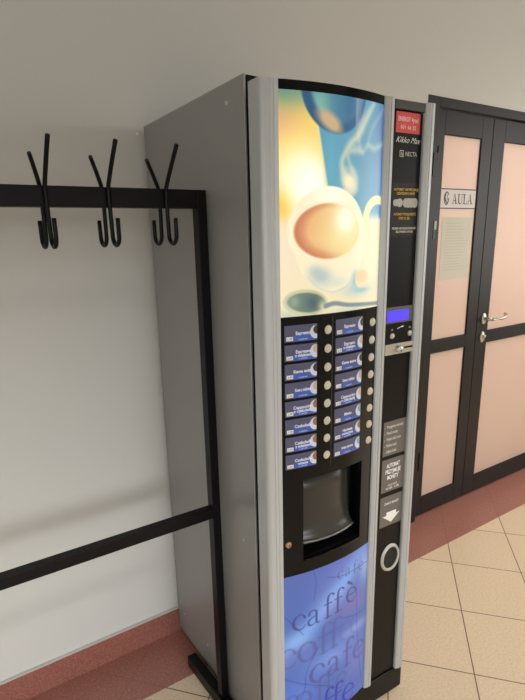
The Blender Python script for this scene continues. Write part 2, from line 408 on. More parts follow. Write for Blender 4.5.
def cafe_picture():
    W, H = 315.5, 528
    c = Canvas(W, H, 1.6, (80, 110, 190))
    X, Y = c.X, c.Y
    c.blend(c.glow(60, 20, 90, 70)*0.7, (86, 106, 184))
    c.blend(c.glow(200, 40, 90, 60)*0.7, (112, 122, 206))
    d = (X*0.62+(Y-245)*0.78)          # diagonal light band
    c.blend(np.exp(-(d/34)**2)*np.clip((330-X)/100, 0, 1)*0.9, (122, 168, 240))
    c.blend(c.glow(40, 215, 50, 30)*0.6, (140, 184, 244))
    c.blend(c.glow(170, 120, 60, 40)*0.6, (142, 172, 238)); c.blend(c.glow(305, 70, 30, 60)*0.8, (156, 184, 240))
    c.blend(c.glow(240, 175, 80, 45)*0.75, (118, 112, 186))
    c.blend(c.glow(30, 265, 90, 26)*0.55, (110, 120, 196))
    c.blend(c.glow(160, 320, 90, 40)*0.75, (124, 156, 232)); c.blend(c.glow(260, 270, 60, 20)*0.7, (142, 172, 236))
    c.blend(c.glow(270, 380, 60, 70)*0.7, (110, 120, 204)); c.blend(c.glow(40, 400, 60, 60)*0.7, (92, 126, 220))
    c.blend(c.glow(180, 500, 140, 40)*0.8, (74, 98, 200))
    ink = (70, 74, 140)
    def letters(text, xs, ys, h, col, al, soft, wx=1.1, g=-1):
        for n, (ch, x, y) in enumerate(zip(text, xs, ys)):
            hh = h
            word(c, ch, x-GLY[ch][0]*h*wx*.5, y, hh, col, al, soft=soft, wx=wx, grave=(n == g))
    letters('cafe', (189, 219, 249, 280), (64, 67, 71, 75), 25, (86, 92, 158), 0.75, 2)
    letters('caffe', (45, 92, 141, 180, 237), (178, 177, 174, 172, 164), 48, (64, 70, 140), 0.85, 2.2, g=4)
    letters('ee', (215, 262), (286, 284), 62, (90, 92, 160), 0.25, 8); letters('coff', (8, 72, 126, 166), (296, 292, 290, 288), 62, (84, 86, 152), 0.6, 6)
    letters('cafe', (106, 168, 224, 281), (382, 384, 386, 390), 60, (78, 82, 150), 0.75, 4)
    letters('coffe', (20, 60, 115, 148, 201), (452, 452, 454, 454, 454), 54, (80, 88, 160), 0.6, 5)
    letters('caffe', (30, 85, 140, 180, 235), (524, 524, 524, 524, 524), 60, (40, 56, 170), 0.8, 4)
    for pts in (((140, 40), (200, 58), (310, 62)), ((90, 0), (100, 40), (92, 100)), ((205, 205), (260, 222), (312, 226)), ((262, 130), (268, 260), (290, 420), (310, 520)),
                ((110, 260), (70, 330), (60, 400), (10, 480)), ((0, 330), (60, 370), (170, 430)), ((0, 120), (60, 200))):
        cp = curve_pts(pts); c.blend(c.line(cp, [1.8]*len(cp), 2)*0.6, (44, 46, 110))
    return c

# ------------------------------------------------------------------ camera
cam = bpy.data.cameras.new('camera'); co = bpy.data.objects.new('camera', cam); C.objects.link(co); SC.camera = co
yaw, pitch, roll = math.radians(33.518), math.radians(-15.5673), math.radians(-1.6206)
fwd0 = Vector((math.sin(yaw), math.cos(yaw), 0)); right = Vector((math.cos(yaw), -math.sin(yaw), 0)); up = Vector((0, 0, 1))
f2 = fwd0*math.cos(pitch)+up*math.sin(pitch); u2 = up*math.cos(pitch)-fwd0*math.sin(pitch)
R = right*math.cos(roll)+u2*math.sin(roll); U = u2*math.cos(roll)-right*math.sin(roll)
co.matrix_world = Matrix(((R.x, U.x, -f2.x, -0.7493), (R.y, U.y, -f2.y, -1.7006), (R.z, U.z, -f2.z, 1.5068), (0, 0, 0, 1)))
cam.sensor_width = 36; cam.sensor_fit = 'AUTO'; cam.lens = 534.2482/700*36
cam.shift_x = 13.4771/700; cam.shift_y = 40.0021/700; cam.clip_start = 0.02

# ------------------------------------------------------------------ the room
XL, XR, YF, ZC = -2.6, 4.6, -4.6, 3.3
DX0, DX1, DZ = 1.358, 3.30, 2.102           # door opening
struct(flat('floor', B(XL-.1, XR+.1, YF-.1, 0.1, -0.1, 0.0), M_floor))
struct(flat('ceiling', B(XL-.1, XR+.1, YF-.1, 1.6, ZC, ZC+0.1), M_ceil))
bm = bmesh.new(); box(bm, XL-.1, DX0, 0, 0.1, 0, ZC); box(bm, DX0, DX1, 0, 0.1, DZ, ZC); box(bm, DX1, XR+.1, 0, 0.1, 0, ZC)
struct(obj('wall_back', bm, M_wall))
struct(obj('wall_left', B(XL-.1, XL, YF-.1, 0, 0, ZC), M_wall))
struct(obj('wall_front', B(XL, XR, YF-.1, YF, 0, ZC), M_wall))
bm = bmesh.new(); WY0, WY1, WZ0, WZ1 = -3.9, -1.0, 0.9, 2.6
box(bm, XR, XR+.1, YF-.1, WY0, 0, ZC); box(bm, XR, XR+.1, WY1, 0, 0, ZC); box(bm, XR, XR+.1, WY0, WY1, 0, WZ0); box(bm, XR, XR+.1, WY0, WY1, WZ1, ZC)
struct(obj('wall_right', bm, M_wall))
bm = bmesh.new(); w = .05
for a in (WY0, (WY0+WY1)/2-w/2, WY1-w): box(bm, XR+.03, XR+.07, a, a+w, WZ0, WZ1)
box(bm, XR+.03, XR+.07, WY0, WY1, WZ0, WZ0+w); box(bm, XR+.03, XR+.07, WY0, WY1, WZ1-w, WZ1)
struct(obj('window_1', bm, M_white))
# skirting with its metal strip
struct(obj('baseboard_back', B(XL, DX0-0.02, -0.010, -0.0005, 0.0, 0.103), M_skirt))
struct(obj('trim_1', B(XL, DX0-0.02, -0.012, -0.0005, 0.103, 0.1085), M_strip))
# room behind the glass door
bm = bmesh.new(); box(bm, 0.6, 4.0, 0.1, 1.5, -0.1, 0.0)
struct(flat('floor_beyond', bm, mat('hall_floor', rgb(200, 180, 150), 0.5)))
bm = bmesh.new(); box(bm, 0.5, 0.6, 0.1, 1.6, 0, ZC); box(bm, 4.0, 4.1, 0.1, 1.6, 0, ZC); box(bm, 0.6, 4.0, 1.5, 1.6, 0, ZC)
struct(flat('wall_beyond', bm, M_ceil))

# door frame and leaves
fr = 0.04
bm = bmesh.new(); box(bm, DX0, DX0+fr+0.045, -0.002, 0.07, 0, DZ); box(bm, DX0+fr+.045, DX1-.08, -0.002, 0.07, 2.062, DZ); box(bm, DX1-.08, DX1, -0.002, 0.07, 0, DZ)
struct(obj('trim_2', bm, M_frame, bevel=0.002))
def leaf(name, x0, x1, gx0, gx1):
    bm = bmesh.new(); y0, y1 = 0.02, 0.06
    zz = [0.008, 0.113, 0.926, 0.989, 1.959, 2.058]
    box(bm, x0, gx0, y0, y1, zz[0], zz[5]); box(bm, gx1, x1, y0, y1, zz[0], zz[5])
    for a, b in ((0, 1), (2, 3), (4, 5)): box(bm, gx0, gx1, y0, y1, zz[a], zz[b])
    d = struct(obj(name, bm, M_frame, bevel=0.0015))
    for a, b in ((1, 2), (3, 4)):
        flat('glass_pane', B(gx0, gx1, 0.027, 0.033, zz[a], zz[b]), M_pane, d, label='peach frosted glass')
        bm = bmesh.new(); s = .004
        for q in ((gx0, gx0+s, zz[a], zz[b]), (gx1-s, gx1, zz[a], zz[b]), (gx0, gx1, zz[a], zz[a]+s), (gx0, gx1, zz[b]-s, zz[b])): box(bm, q[0], q[1], 0.0235, 0.027, q[2], q[3])
        obj('glazing_bead', bm, M_seal, d)
    return d
GX = 1.890
d1 = leaf('door_1', 1.446, GX-0.002, 1.514, 1.801)
d2 = leaf('door_2', GX+0.002, 2.81, 1.995, 2.70)
# hinge and frame tab
def cyl_z(x, y, z0, z1, r, seg=14):
    return prism([(x+r*math.cos(2*math.pi*k/seg), y+r*math.sin(2*math.pi*k/seg)) for k in range(seg)], z0, z1)
h = obj('hinge', merge(cyl_z(1.446, 0.004, 1.80, 1.90, .010), B(1.448, 1.478, 0.008, 0.02, 1.81, 1.89), B(1.412, 1.446, -0.006, 0.012, 1.77, 1.87)), M_frame, d1)
obj('hinge', cyl_z(1.446, 0.004, 0.30, 0.40, .010), M_matte, d1)
h.name = 'hinge'
obj('contact_tab', B(1.462, 1.478, 0.006, 0.02, 1.535, 1.575), M_green, d1, bevel=.002, label='pale green contact tab')
obj('contact_tab', B(1.458, 1.466, 0.006, 0.02, 1.492, 1.532), M_bezel, d1, bevel=.002, label='small grey contact tab')
# lever handle and cylinder on the second leaf
hx, hz = 1.948, 1.062
hd = obj('handle', merge(lathe_y([(0, -.009), (.018, -.009), (.021, -.004), (.021, 0)], hx, hz, 0.02, sz=1.5), lathe_y([(0, -.045), (.009, -.045), (.009, 0)], hx, hz, 0.012),
    tube([(hx, -0.03, hz), (hx+.02, -0.036, hz-.001), (hx+.08, -0.037, hz-.004), (hx+.115, -0.036, hz+.002), (hx+.135, -0.030, hz+.012), (hx+.14, -0.018, hz+.018)], .0085, 12)), M_steel, d2, smooth=True, label='satin steel lever handle')
ck = obj('lock_cylinder', merge(lathe_y([(0, -.008), (.017, -.008), (.020, -.003), (.020, 0)], hx, .960, 0.02, sz=1.6), lathe_y([(0, -.014), (.009, -.014), (.009, 0)], hx, .966, 0.014)), M_steel, d2, smooth=True, label='oval steel lock cylinder plate')

# AULA sign
def serif(letter, x, z, h):
    s = []
    t, T, w = .07*h, .17*h, .80*h
    def bar(x0, z0, x1, z1): s.append([(x0, z0), (x1, z0), (x1, z1), (x0, z1)])
    def quad(a, b, c, d): s.append([a, b, c, d])
    if letter == 'A':
        quad((.10, 0), (.17, 0), (.44, 1), (.38, 1)); quad((.60, 0), (.80, 0), (.46, 1), (.38, 1)); quad((.24, .30), (.68, .30), (.66, .37), (.26, .37))
        quad((0, 0), (.28, 0), (.28, .06), (0, .06)); quad((.50, 0), (.90, 0), (.90, .06), (.50, .06)); adv = .90
    elif letter == 'U':
        quad((.12, .3), (.29, .3), (.29, 1), (.12, 1)); quad((.70, .3), (.77, .3), (.77, 1), (.70, 1))
        for k in range(10):
            a0, a1 = math.pi+math.pi*k/10, math.pi+math.pi*(k+1)/10
            o = lambda a: (.445+.325*math.cos(a), .3+.32*math.sin(a)); i = lambda a: (.495+.205*math.cos(a), .3+.23*math.sin(a))
            quad(o(a0), o(a1), i(a1), i(a0))
        quad((.0, .94), (.41, .94), (.41, 1), (0, 1)); quad((.58, .94), (.90, .94), (.90, 1), (.58, 1)); adv = .93
    elif letter == 'L':
        quad((.12, 0), (.29, 0), (.29, 1), (.12, 1)); quad((0, .94), (.42, .94), (.42, 1), (0, 1)); quad((0, 0), (.70, 0), (.70, .07), (0, .07)); quad((.64, .05), (.70, .05), (.73, .32), (.68, .32)); adv = .76
    bm = bmesh.new()
    for q in s: poly([(x+a*h, z+b*h) for a, b in q], 0, bm)
    return bm, adv*h
sx0, sx1, sz0, sz1 = 1.5215, 1.7955, 1.630, 1.726
sg = thing('door_sign', 'white AULA sign with black border lines on the left door pane', 'sign', Matrix.Translation((sx0, 0.0265, sz0)))
W_, H_ = sx1-sx0, sz1-sz0
obj('sign_sheet', B(0, W_, -0.0010, 0.0, 0, H_), M_sign, sg)
bm = bmesh.new(); box(bm, 0, W_, -.0014, -.0009, H_-.0065, H_-.0015); box(bm, 0, W_, -.0014, -.0009, .0015, .0065)
obj('border_line', bm, M_ink, sg)
bms = []; x = .086
for ch in 'AULA':
    b_, adv = serif(ch, x, .024, .047); bms.append(b_); x += adv*0.95+.002
bm = merge(*bms)
for v in bm.verts: v.co.y = -.0014
flat('lettering', bm, M_ink, sg, label='black serif lettering AULA')
em = Canvas(1, 1, 1, (0, 0, 0)); bm = bmesh.new()
def ribbon(pts, w, y):
    bm = bmesh.new(); L = []
    for i, p in enumerate(pts):
        q0 = pts[max(i-1, 0)]; q1 = pts[min(i+1, len(pts)-1)]; d = Vector((q1[0]-q0[0], q1[1]-q0[1])).normalized()
        ww = w[i] if isinstance(w, (list, tuple)) else w
        L.append((bm.verts.new((p[0]-d.y*ww/2, y, p[1]+d.x*ww/2)), bm.verts.new((p[0]+d.y*ww/2, y, p[1]-d.x*ww/2))))
    for a, b in zip(L, L[1:]): bm.faces.new((a[0], b[0], b[1], a[1]))
    return bm
cxe, cze = .043, .050
oval = [(cxe+.017*math.cos(t*math.pi/12), cze+.028*math.sin(t*math.pi/12)) for t in range(2, 25)]
face = [(cxe-.004, cze+.022), (cxe-.012, cze+.008), (cxe-.010, cze-.004), (cxe-.004, cze-.014), (cxe+.006, cze-.022), (cxe+.001, cze-.032)]
flat('emblem', merge(ribbon(oval, .006, -.0014), ribbon(face, [.006, .009, .010, .008, .006, .003], -.00145), ribbon([(cxe+.004, cze+.016), (cxe+.009, cze), (cxe+.004, cze-.012)], .004, -.0015)), M_ink, sg, label='dark oval emblem with a profile')
# notice behind the glass pane
nt_ = thing('paper_notice', 'pale grey-green paper notice below the AULA sign', 'notice', Matrix.Translation((1.545, 0.0265, 1.292)))
obj('sheet', B(0, .234, -.0008, 0, 0, .299), M_paper, nt_)
bm = bmesh.new()
for k in range(17):
    zz = .27-.014*k
    box(bm, .03, .03+random.uniform(.12, .18), -.0011, -.0007, zz, zz+.004)
obj('lettering', bm, M_papertxt, nt_)

# nail left in the wall
nl = obj('wall_nail', merge(lathe_y([(0, -.012), (.004, -.012), (.005, -.009), (.002, -.008), (.002, 0)], -.0185, 1.836, 0)), M_white, smooth=True)
tag(nl, 'tiny pale nail in the wall at the upper left corner of the vending machine', 'nail')

# ------------------------------------------------------------------ coat rack
RM = Matrix.Translation((-0.03, -0.4426, 0)) @ Matrix.Rotation(math.radians(-0.5), 4, 'Z')
rk = thing('coat_rack', 'black steel coat rack of square tube with double hooks beside the vending machine', 'coat rack', RM)
ZT, ZL, PW, PD = 1.6350, 0.7460, .0265, .030
RL = -1.75
for x0, x1, lab in ((-PW, 0, None), (RL, RL+PW, None)):
    obj('post', B(x0, x1, 0, PD, 0.0505, ZT), M_rack, rk, bevel=.0015)
    ft = obj('foot', B(x0-.008, x1-.001, -.195, .235, 0.006, 0.05), M_rack, rk, bevel=.002)
    obj('end_cap', B(x0-.006, x1-.003, .2352, .239, .009, .047), M_matte, ft); obj('end_cap', B(x0-.006, x1-.003, -.199, -.1952, .009, .047), M_matte, ft)
    obj('rubber_pad', B(x0-.004, x1-.004, .19, .22, 0, .006), M_rubber, ft); obj('rubber_pad', B(x0-.004, x1-.004, -.185, -.155, 0, .006), M_rubber, ft)
obj('top_rail', B(RL+PW, -PW-.0005, 0.001, PD-.001, ZT-.0445, ZT), M_rack, rk, bevel=.0015)
obj('bottom_rail', B(RL+PW, -PW-.0005, 0.001, PD-.001, ZL-.033, ZL), M_rack, rk, bevel=.0015)
def hook_pts(s):
    y0 = -.005 if s < 0 else PD+.005
    k = .97 if s < 0 else .86
    pts = [(0, y0+s*.074*k, ZT+.090*k), (0, y0+s*.040*k, ZT+.050*k), (0, y0+s*.010, ZT+.012), (0, y0+s*.001, ZT-.004), (0, y0, ZT-.02), (0, y0, ZT-.045), (0, y0+s*.001, ZT-.085)]
    r = .0205
    cy, cz = y0+s*(r+.002), ZT-.1085
    for n in range(0, 9):
        a = math.pi+math.pi*n/8
        pts.append((0, cy+s*r*math.cos(a), cz+r*math.sin(a)))
    pts.append((0, cy+s*(r+.001), ZT-.070))
    return pts
def hook_path(s):
    p = curve_pts([(a[1], a[2]) for a in hook_pts(s)], 3)
    return [(0, a, b) for a, b in p]
for x in (-.114, -.258, -.398, -.54, -.69, -.84, -.99):
    bm = merge(*[tube([(x, b, c) for _, b, c in hook_path(s)], .0050, 12) for s in (-1, 1)])
    obj('coat_hook', bm, M_rack, rk, smooth=True)

# ------------------------------------------------------------------ vending machine
MM = Matrix.Translation((0, -0.02, 0)) @ Matrix.Rotation(math.radians(-2.6915), 4, 'Z')
vm = thing('vending_machine', 'tall grey and black coffee vending machine with a glowing coffee cup picture', 'vending machine', MM)
DW = Matrix.Translation((-0.0304, -0.7108, 0)) @ Matrix.Rotation(math.radians(-1.16), 4, 'Z')
DL = MM.inverted() @ DW
W, DEP, HC = 0.5283, 0.6062, 1.8566
# cabinet
def sloped(x0, x1, y0, y1, zb0, zb1, zt0, zt1):
    bm = box(bmesh.new(), x0, x1, y0, y1, 0, 1); bm.verts.ensure_lookup_table()
    for v in bm.verts:
        left = v.co.x < (x0+x1)/2
        v.co.z = (zt0 if left else zt1) if v.co.z > .5 else (zb0 if left else zb1)
    return bm
bm = sloped(0.002, W-.002, -DEP+.012, -0.001, 0.035, 0.035, 1.8525, 1.829)
obj('cabinet', bm, M_matte, vm)
obj('side_panel', B(0, .0018, -DEP, 0, 0.028, HC), M_side, vm)
obj('side_panel', B(W-.0018, W, -DEP, 0, 0.028, 1.832), M_side, vm)
obj('top_panel', sloped(0.0018, W-.0018, -DEP+.012, 0, 1.8527, 1.8292, 1.855, 1.8315), M_side, vm)
obj('edge_strip', B(-.0006, .0028, -DEP-.003, -DEP, 0.028, HC), M_edge, vm, label='bright front edge of side panel')
bm = sloped(.004, W-.006, -DEP-.006, -DEP+.0115, .03, .03, 1.853, 1.829)
obj('front_frame', bm, M_matte, vm)
for yy, zz in ((-.5274, 1.815), (-.5376, .686), (-.035, .70), (-.06, .122), (-.255, .120), (-.5, .12), (-.06, 1.80)):
    s = bmesh.new(); lathe_y([(0, -.0022), (.004, -.0020), (.0055, 0)], 0, 0, seg=14, bm=s)
    for v in s.verts: v.co = Vector((v.co.y, yy+v.co.x, zz+v.co.z))
    if (yy, zz) in ((-.035, .70), (-.06, 1.80), (-.5, .12)): s.free(); continue
    obj('screw', s, M_edge, vm, smooth=True)
for xx in (.04, W-.04):
    for yy in (-.05, -DEP+.06):
        obj('levelling_foot', merge(cyl_z(xx, yy, 0, .012, .022), cyl_z(xx, yy, .012, .035, .009)), M_matte, vm)

# door shell
X0, XA, XB, XC_, XD, X1 = -.013, .0315, .3455, .3805, .491, .5285
ZB, ZTOP = .099, 1.83
def bow(x, off=0.004, b=0.020):
    s = (x-(XA+XB)/2)/((XB-XA)/2); return off-b*(1-s*s)
obj('door_body', B(X0+.006, X1-.004, .042, .049, .02, ZTOP-.004), M_matte, vm, DL)
# columns
arc = [(X0+.013-.013*math.cos(t*math.pi/12), .013-.013*math.sin(t*math.pi/12)) for t in range(0, 7)]
prof = [(X0, .049)] + arc + [(.006, -.0008), (.0075, .0008), (.009, -.0008), (.016, -.001), (.0175, .0006), (.019, -.001), (XA-.002, 0), (XA, .002), (XA, .049)]
obj('column', prism(prof, ZB-.006, ZTOP), M_alu, vm, DL, label='left aluminium column of the door')
def col(x0, x1, lab):
    w = x1-x0
    pr = [(x0, .042), (x0, .004), (x0+.002, 0.0), (x0+.3*w, -.004), (x0+.42*w, -.0045), (x0+.46*w, -.002), (x0+.50*w, -.002), (x0+.54*w, -.0045), (x0+.72*w, -.004), (x1-.004, .0), (x1, .006), (x1, .042)]
    obj('column', prism(pr, ZB, ZTOP), M_alu, vm, DL, label=lab)
col(XB, XC_, 'middle aluminium column of the door'); col(XD, X1, 'right aluminium column of the door')
# kick plate
bm = bmesh.new(); box(bm, X0+.004, X1-.002, .004, .041, .012, ZB-.0015); box(bm, X0+.004, X1-.002, .036, .041, ZB-.0015, ZB+.01)
obj('kick_plate', bm, M_black, vm, DL, bevel=.002)

def bowed(x0, x1, z0, z1, y1=.041, nx=18, off=.004, bm=None, y1f=None):
    bm = bm or bmesh.new(); rows = []
    for i in range(nx+1):
        x = x0+(x1-x0)*i/nx; yf = bow(x, off); yb = (y1 if y1f is None else yf+y1f)
        rows.append([bm.verts.new(p) for p in ((x, yf, z0), (x, yf, z1), (x, yb, z1), (x, yb, z0))])
    for a, b in zip(rows, rows[1:]):
        for k in range(4): bm.faces.new((a[k], a[(k+1) % 4], b[(k+1) % 4], b[k]))
    bm.faces.new(rows[0]); bm.faces.new(rows[-1][::-1])
    return bm
def picture(name, cv, x0, x1, z0, z1, m, label):
    nx, ny = cv.nx, cv.ny; me = bpy.data.meshes.new(name)
    xs = np.linspace(x0, x1, nx); zs = np.linspace(z1, z0, ny)
    V = [(x, bow(x, .0036), z) for z in zs for x in xs]
    F = [(j*nx+i, (j+1)*nx+i, (j+1)*nx+i+1, j*nx+i+1) for j in range(ny-1) for i in range(nx-1)]
    n0 = len(V)
    # give the sheet its thickness: a back face and rim
    cor = [0, nx-1, ny*nx-1, (ny-1)*nx]
    top = list(range(nx)); bot = [(ny-1)*nx+i for i in range(nx)]
    V += [(x, bow(x, .0036)+.003, z1) for x in xs] + [(x, bow(x, .0036)+.003, z0) for x in xs]
    for i in range(nx-1):
        F.append((top[i], top[i+1], n0+i+1, n0+i)); F.append((bot[i+1], bot[i], n0+nx+i, n0+nx+i+1)); F.append((n0+i, n0+i+1, n0+nx+i+1, n0+nx+i))
    me.from_pydata(V, [], F); me.materials.append(m)
    at = me.color_attributes.new('print', 'FLOAT_COLOR', 'POINT')
    s = np.maximum(cv.c.reshape(-1, 3), 0)/255.0
    l = np.where(s <= .04045, s/12.92, ((s+.055)/1.055)**2.4)
    full = np.zeros((len(V), 4)); full[:, 3] = 1; full[:n0, :3] = l; full[n0:, :3] = .05
    at.data.foreach_set('color', full.ravel().astype(np.float32))
    for p in me.polygons: p.use_smooth = True
    o = bpy.data.objects.new(name, me); C.objects.link(o); o.parent = vm; o.matrix_local = DL; o['label'] = label
    return o
obj('top_band', bowed(XA, XB, 1.8115, ZTOP+.001), M_fascia, vm, DL, label='curved glossy black top band')
obj('light_box', bowed(XA, XB, 1.333, 1.8115, off=.009), M_matte, vm, DL)
picture('backlit_picture', coffee_picture(), XA+.0005, XB-.0005, 1.3315, 1.8115, M_lit, 'glowing picture of a steaming coffee cup and spoon')
# fascia round the dispensing opening
OX0, OX1, OZ0, OZ1 = .0905, .298, .672, .911
bm = bmesh.new()
bowed(XA, OX0, .634, 1.3315, nx=6, bm=bm); bowed(OX1, XB, .634, 1.3315, nx=6, bm=bm)
bowed(OX0, OX1, OZ1, 1.3315, nx=16, bm=bm); bowed(OX0, OX1, .634, OZ0, nx=16, bm=bm)
fa = obj('fascia', bm, M_fascia, vm, DL, label='curved glossy black front panel')
obj('light_sill', bowed(XA, XB, 1.3305, 1.3330, nx=18, off=.002), M_matte, vm, DL)
# groove between the selection columns
obj('seam', bowed(.1745, .1760, .93, 1.326, nx=2, off=.0036, y1f=.003), M_cap, fa)
obj('seam', bowed(.1365, .1372, .93, 1.326, nx=2, off=.0036, y1f=.003), M_matte, fa)
# dispensing compartment
def flap():
    bm = bmesh.new(); nx = 20; prof = [(.906, .034), (.85, .033), (.79, .031), (.752, .027), (.732, .020), (.722, .012), (.716, .012)]
    g = []
    for i in range(nx+1):
        t = i/nx; x = .0925+(.285-.0925)*t; s = 2*t-1
        g.append([bm.verts.new((x, y-.018*(1-s*s), z-.0*(1-s*s))) for z, y in prof])
    for a, b in zip(g, g[1:]):
        for k in range(len(prof)-1): bm.faces.new((a[k], a[k+1], b[k+1], b[k]))
    return bm
fl = obj('flap', flap(), M_flap, vm, DL, smooth=True, label='smoked grey flap of the cup compartment')
md = fl.modifiers.new('thick', 'SOLIDIFY'); md.thickness = .003
pts = [(.0925+(.285-.0925)*i/20, .010-.018*(1-(2*i/20-1)**2), .7155) for i in range(21)]
obj('flap_rim', tube(pts, .0032, 8), M_clear, fl, smooth=True)
obj('compartment_tray', B(OX0+.001, OX1-.001, .000, .041, OZ0+.0005, OZ0+.006), M_black, vm, DL)
obj('compartment_back', B(OX0+.001, OX1-.001, .0385, .0410, OZ0+.007, OZ1-.001), M_matte, vm, DL)
obj('opening_lip', tube([(OX0+.004+(OX1-OX0-.008)*i/16, bow(OX0+.004+(OX1-OX0-.008)*i/16)-.0005, OZ0+.001) for i in range(17)], .0024, 8), M_fascia, vm, DL, smooth=True)
# key lock
lk = obj('key_lock', lathe_y([(0, -.005), (.006, -.005), (.0085, -.003), (.0085, .002)], .0470, .732, bow(.047)), M_brass, vm, DL, smooth=True, label='brass key lock')
obj('keyhole', B(.0462, .0478, bow(.047)-.0056, bow(.047)-.0048, .728, .736), M_matte, lk)
# lower picture
obj('lower_panel', bowed(XA, XB, ZB+.004, .633, off=.009), M_matte, vm, DL)
picture('printed_picture', cafe_picture(), XA+.0005, XB-.0005, .106, .6335, M_print, 'blue printed panel with the words cafe, caffè and coffee')

# selection labels and buttons
names_l = [('Espresso', None), ('Espresso', 'z mlekiem'), ('Kawa extra', None), ('Kawa z mlekiem', None), ('Cappuccino', 'z czekoladą'), ('Czekolada', None), ('Czekolada', 'z mlekiem'), ('Czekolada', 'mocna')]
names_r = [('Espresso', None), ('Espresso', 'z mlekiem'), ('Kawa extra', None), ('Kawa z mlekiem', None), ('Cappuccino', 'z czekoladą'), ('Mleko', None), ('Herbata', 'owocowa'), ('Herbata cytrynowa', None)]
cup_l = [0, 1, 0, 1, 2, 2, 2, 2]; cup_r = [0, 1, 0, 1, 1, 3, 2, 3]
def disc_poly(cx, cz, r, x0, x1, z0, z1, n=24):
    pts = []
    for k in range(n):
        a = 2*math.pi*k/n; pts.append((min(max(cx+r*math.cos(a), x0), x1), min(max(cz+r*math.sin(a), z0), z1)))
    out = []
    for p in pts:
        if not out or (abs(p[0]-out[-1][0])+abs(p[1]-out[-1][1])) > 1e-5: out.append(p)
    return out
def on_bow(bm, eps):
    bmesh.ops.subdivide_edges(bm, edges=[e for e in bm.edges if e.calc_length() > .02], cuts=3, use_grid_fill=False)
    for v in bm.verts: v.co.y = bow(v.co.x)-eps
    for f in bm.faces:
        f.normal_update()
        if f.normal.y > 0: f.normal_flip()
    return bm
def slab(pts_x0, x1, z0, z1, eps):
    return bowed(pts_x0, x1, z0, z1, nx=6, off=.004-eps, y1f=eps*.6)
def sel_label(x0, x1, z1, nm, cup):
    z0 = z1-.0395
    lb = obj('selection_label', slab(x0, x1, z0, z1, .0008), M_lgrey, vm, DL)
    # blue lower field, cup, price and lettering
    f = poly([(x0+.24*(x1-x0), z0+.0005), (x1-.0005, z0+.0005), (x1-.0005, z0+.024), (x0+.5*(x1-x0), z0+.0175), (x0+.24*(x1-x0), z0+.014)])
    flat('blue_field', on_bow(f, .0012), M_lblue, lb)
    r = .0162; cx, cz = x1-.004, z0+.020
    flat('cup_picture', on_bow(poly(disc_poly(cx, cz, r, x0, x1-.0004, z0+.0004, z1-.0004)), .0015), M_lcup, lb)
    flat('drink_picture', on_bow(poly(disc_poly(cx+.003, cz+.005, r*.66, x0, x1-.0004, z0, z1-.0006)), .0018), M_coffee[cup], lb)
    flat('price_tag', on_bow(poly([(x0+.004, z0+.003), (x0+.021, z0+.003), (x0+.021, z0+.0125), (x0+.004, z0+.0125)]), .0015), M_white, lb)
    flat('price_text', text_bm('2,00', .0075, x0+.0125, z0+.0052, -.0019, 'CENTER', fy=bow), M_ink, lb)
    xm = x0+.0475
    t = [text_bm(nm[0], .0112, xm, z0+(.0165 if not nm[1] else .0185), -.0019, 'CENTER', fatten=.0003, fy=bow, width=(.044 if len(nm[0]) > 12 else None))]
    if nm[1]: t.append(text_bm(nm[1], .0105, xm, z0+.0095, -.0019, 'CENTER', fatten=.0003, fy=bow))
    t.append(text_bm('z cukrem', .0065, xm, z0+.0035, -.0019, 'CENTER', fy=bow))
    flat('label_text', merge(*t), M_ltxt, lb)
def button(x, z):
    y = bow(x)
    b_ = obj('selection_button', lathe_y([(0, -.0030), (.0085, -.0030), (.0104, -.0022), (.0112, -.0006), (.0112, .001)], x, z, y, seg=24), M_button, vm, DL, smooth=True)
    obj('button_collar', lathe_y([(.0113, -.0012), (.0126, -.0008), (.0132, 0)], x, z, y, seg=24), M_matte, b_, smooth=True)
for i in range(8):
    sel_label(.0410, .1280, 1.3125-.0467*i, names_l[i], cup_l[i])
    sel_label(.1850, .2830, 1.3150-.0463*i, names_r[i], cup_r[i])
    button(.1608, 1.2935-.0469*i); button(.3245, 1.2938-.0471*i)

# payment panel
PY = .010
bm = bmesh.new(); box(bm, XC_, XD, PY, .041, ZB, 1.806)
pp = obj('payment_panel', bm, M_pay, vm, DL)
bm = prism([(XC_, .041), (XC_, .002), (XD, .002), (XD, .041)], 1.808, ZTOP-.001)
obj('panel_cap', bm, M_cap, vm, DL, bevel=.002)
def pslab(name, x0, x1, z0, z1, m, y=PY, t=.0008, parent=None, label=None):
    o = obj(name, B(x0, x1, y-t, y-.0001, z0, z1), m, parent or vm, None if parent else DL)
    if label: o['label'] = label
    return o
st = pslab('red_sticker', .3945, .4815, 1.757, 1.8045, M_red, label='red service sticker')
flat('sticker_text', merge(text_bm('ENERGY 4you!', .0145, .438, 1.7835, PY-.0014, 'CENTER', fatten=.0005, width=.074), text_bm('601 66 32', .0125, .438, 1.7660, PY-.0014, 'CENTER', fatten=.0003, width=.056)), mat('sticker_white', rgb(245, 190, 190), .5), st)
gp = pslab('graphic_sheet', .389, .4905, 1.508, 1.640, M_payc, t=.0005)
flat('model_name', text_bm('Kikko Max', .0200, .439, 1.7345, PY-.0006, 'CENTER', shear=.5, fatten=-.0001, width=.089), M_white, vm, DL, label='white slanted lettering Kikko Max')
bm = merge(text_bm('NECTA', .0150, .432, 1.7040, PY-.0006, 'LEFT', width=.042), ribbon([(.4125, 1.716), (.4125, 1.702), (.4255, 1.702), (.4255, 1.716), (.4125, 1.716)], .0018, PY-.0006), ribbon([(.4165, 1.704), (.4190, 1.714), (.4225, 1.704)], .0022, PY-.0006))
flat('maker_logo', bm, M_cream, vm, DL, label='pale lettering NECTA with a square mark')
def lines(rows, m, parent, y):
    flat('printed_text', merge(*[text_bm(t, s, x, z, y, 'CENTER', fatten=.0002, width=w) for t, s, x, z, w in rows]), m, parent)
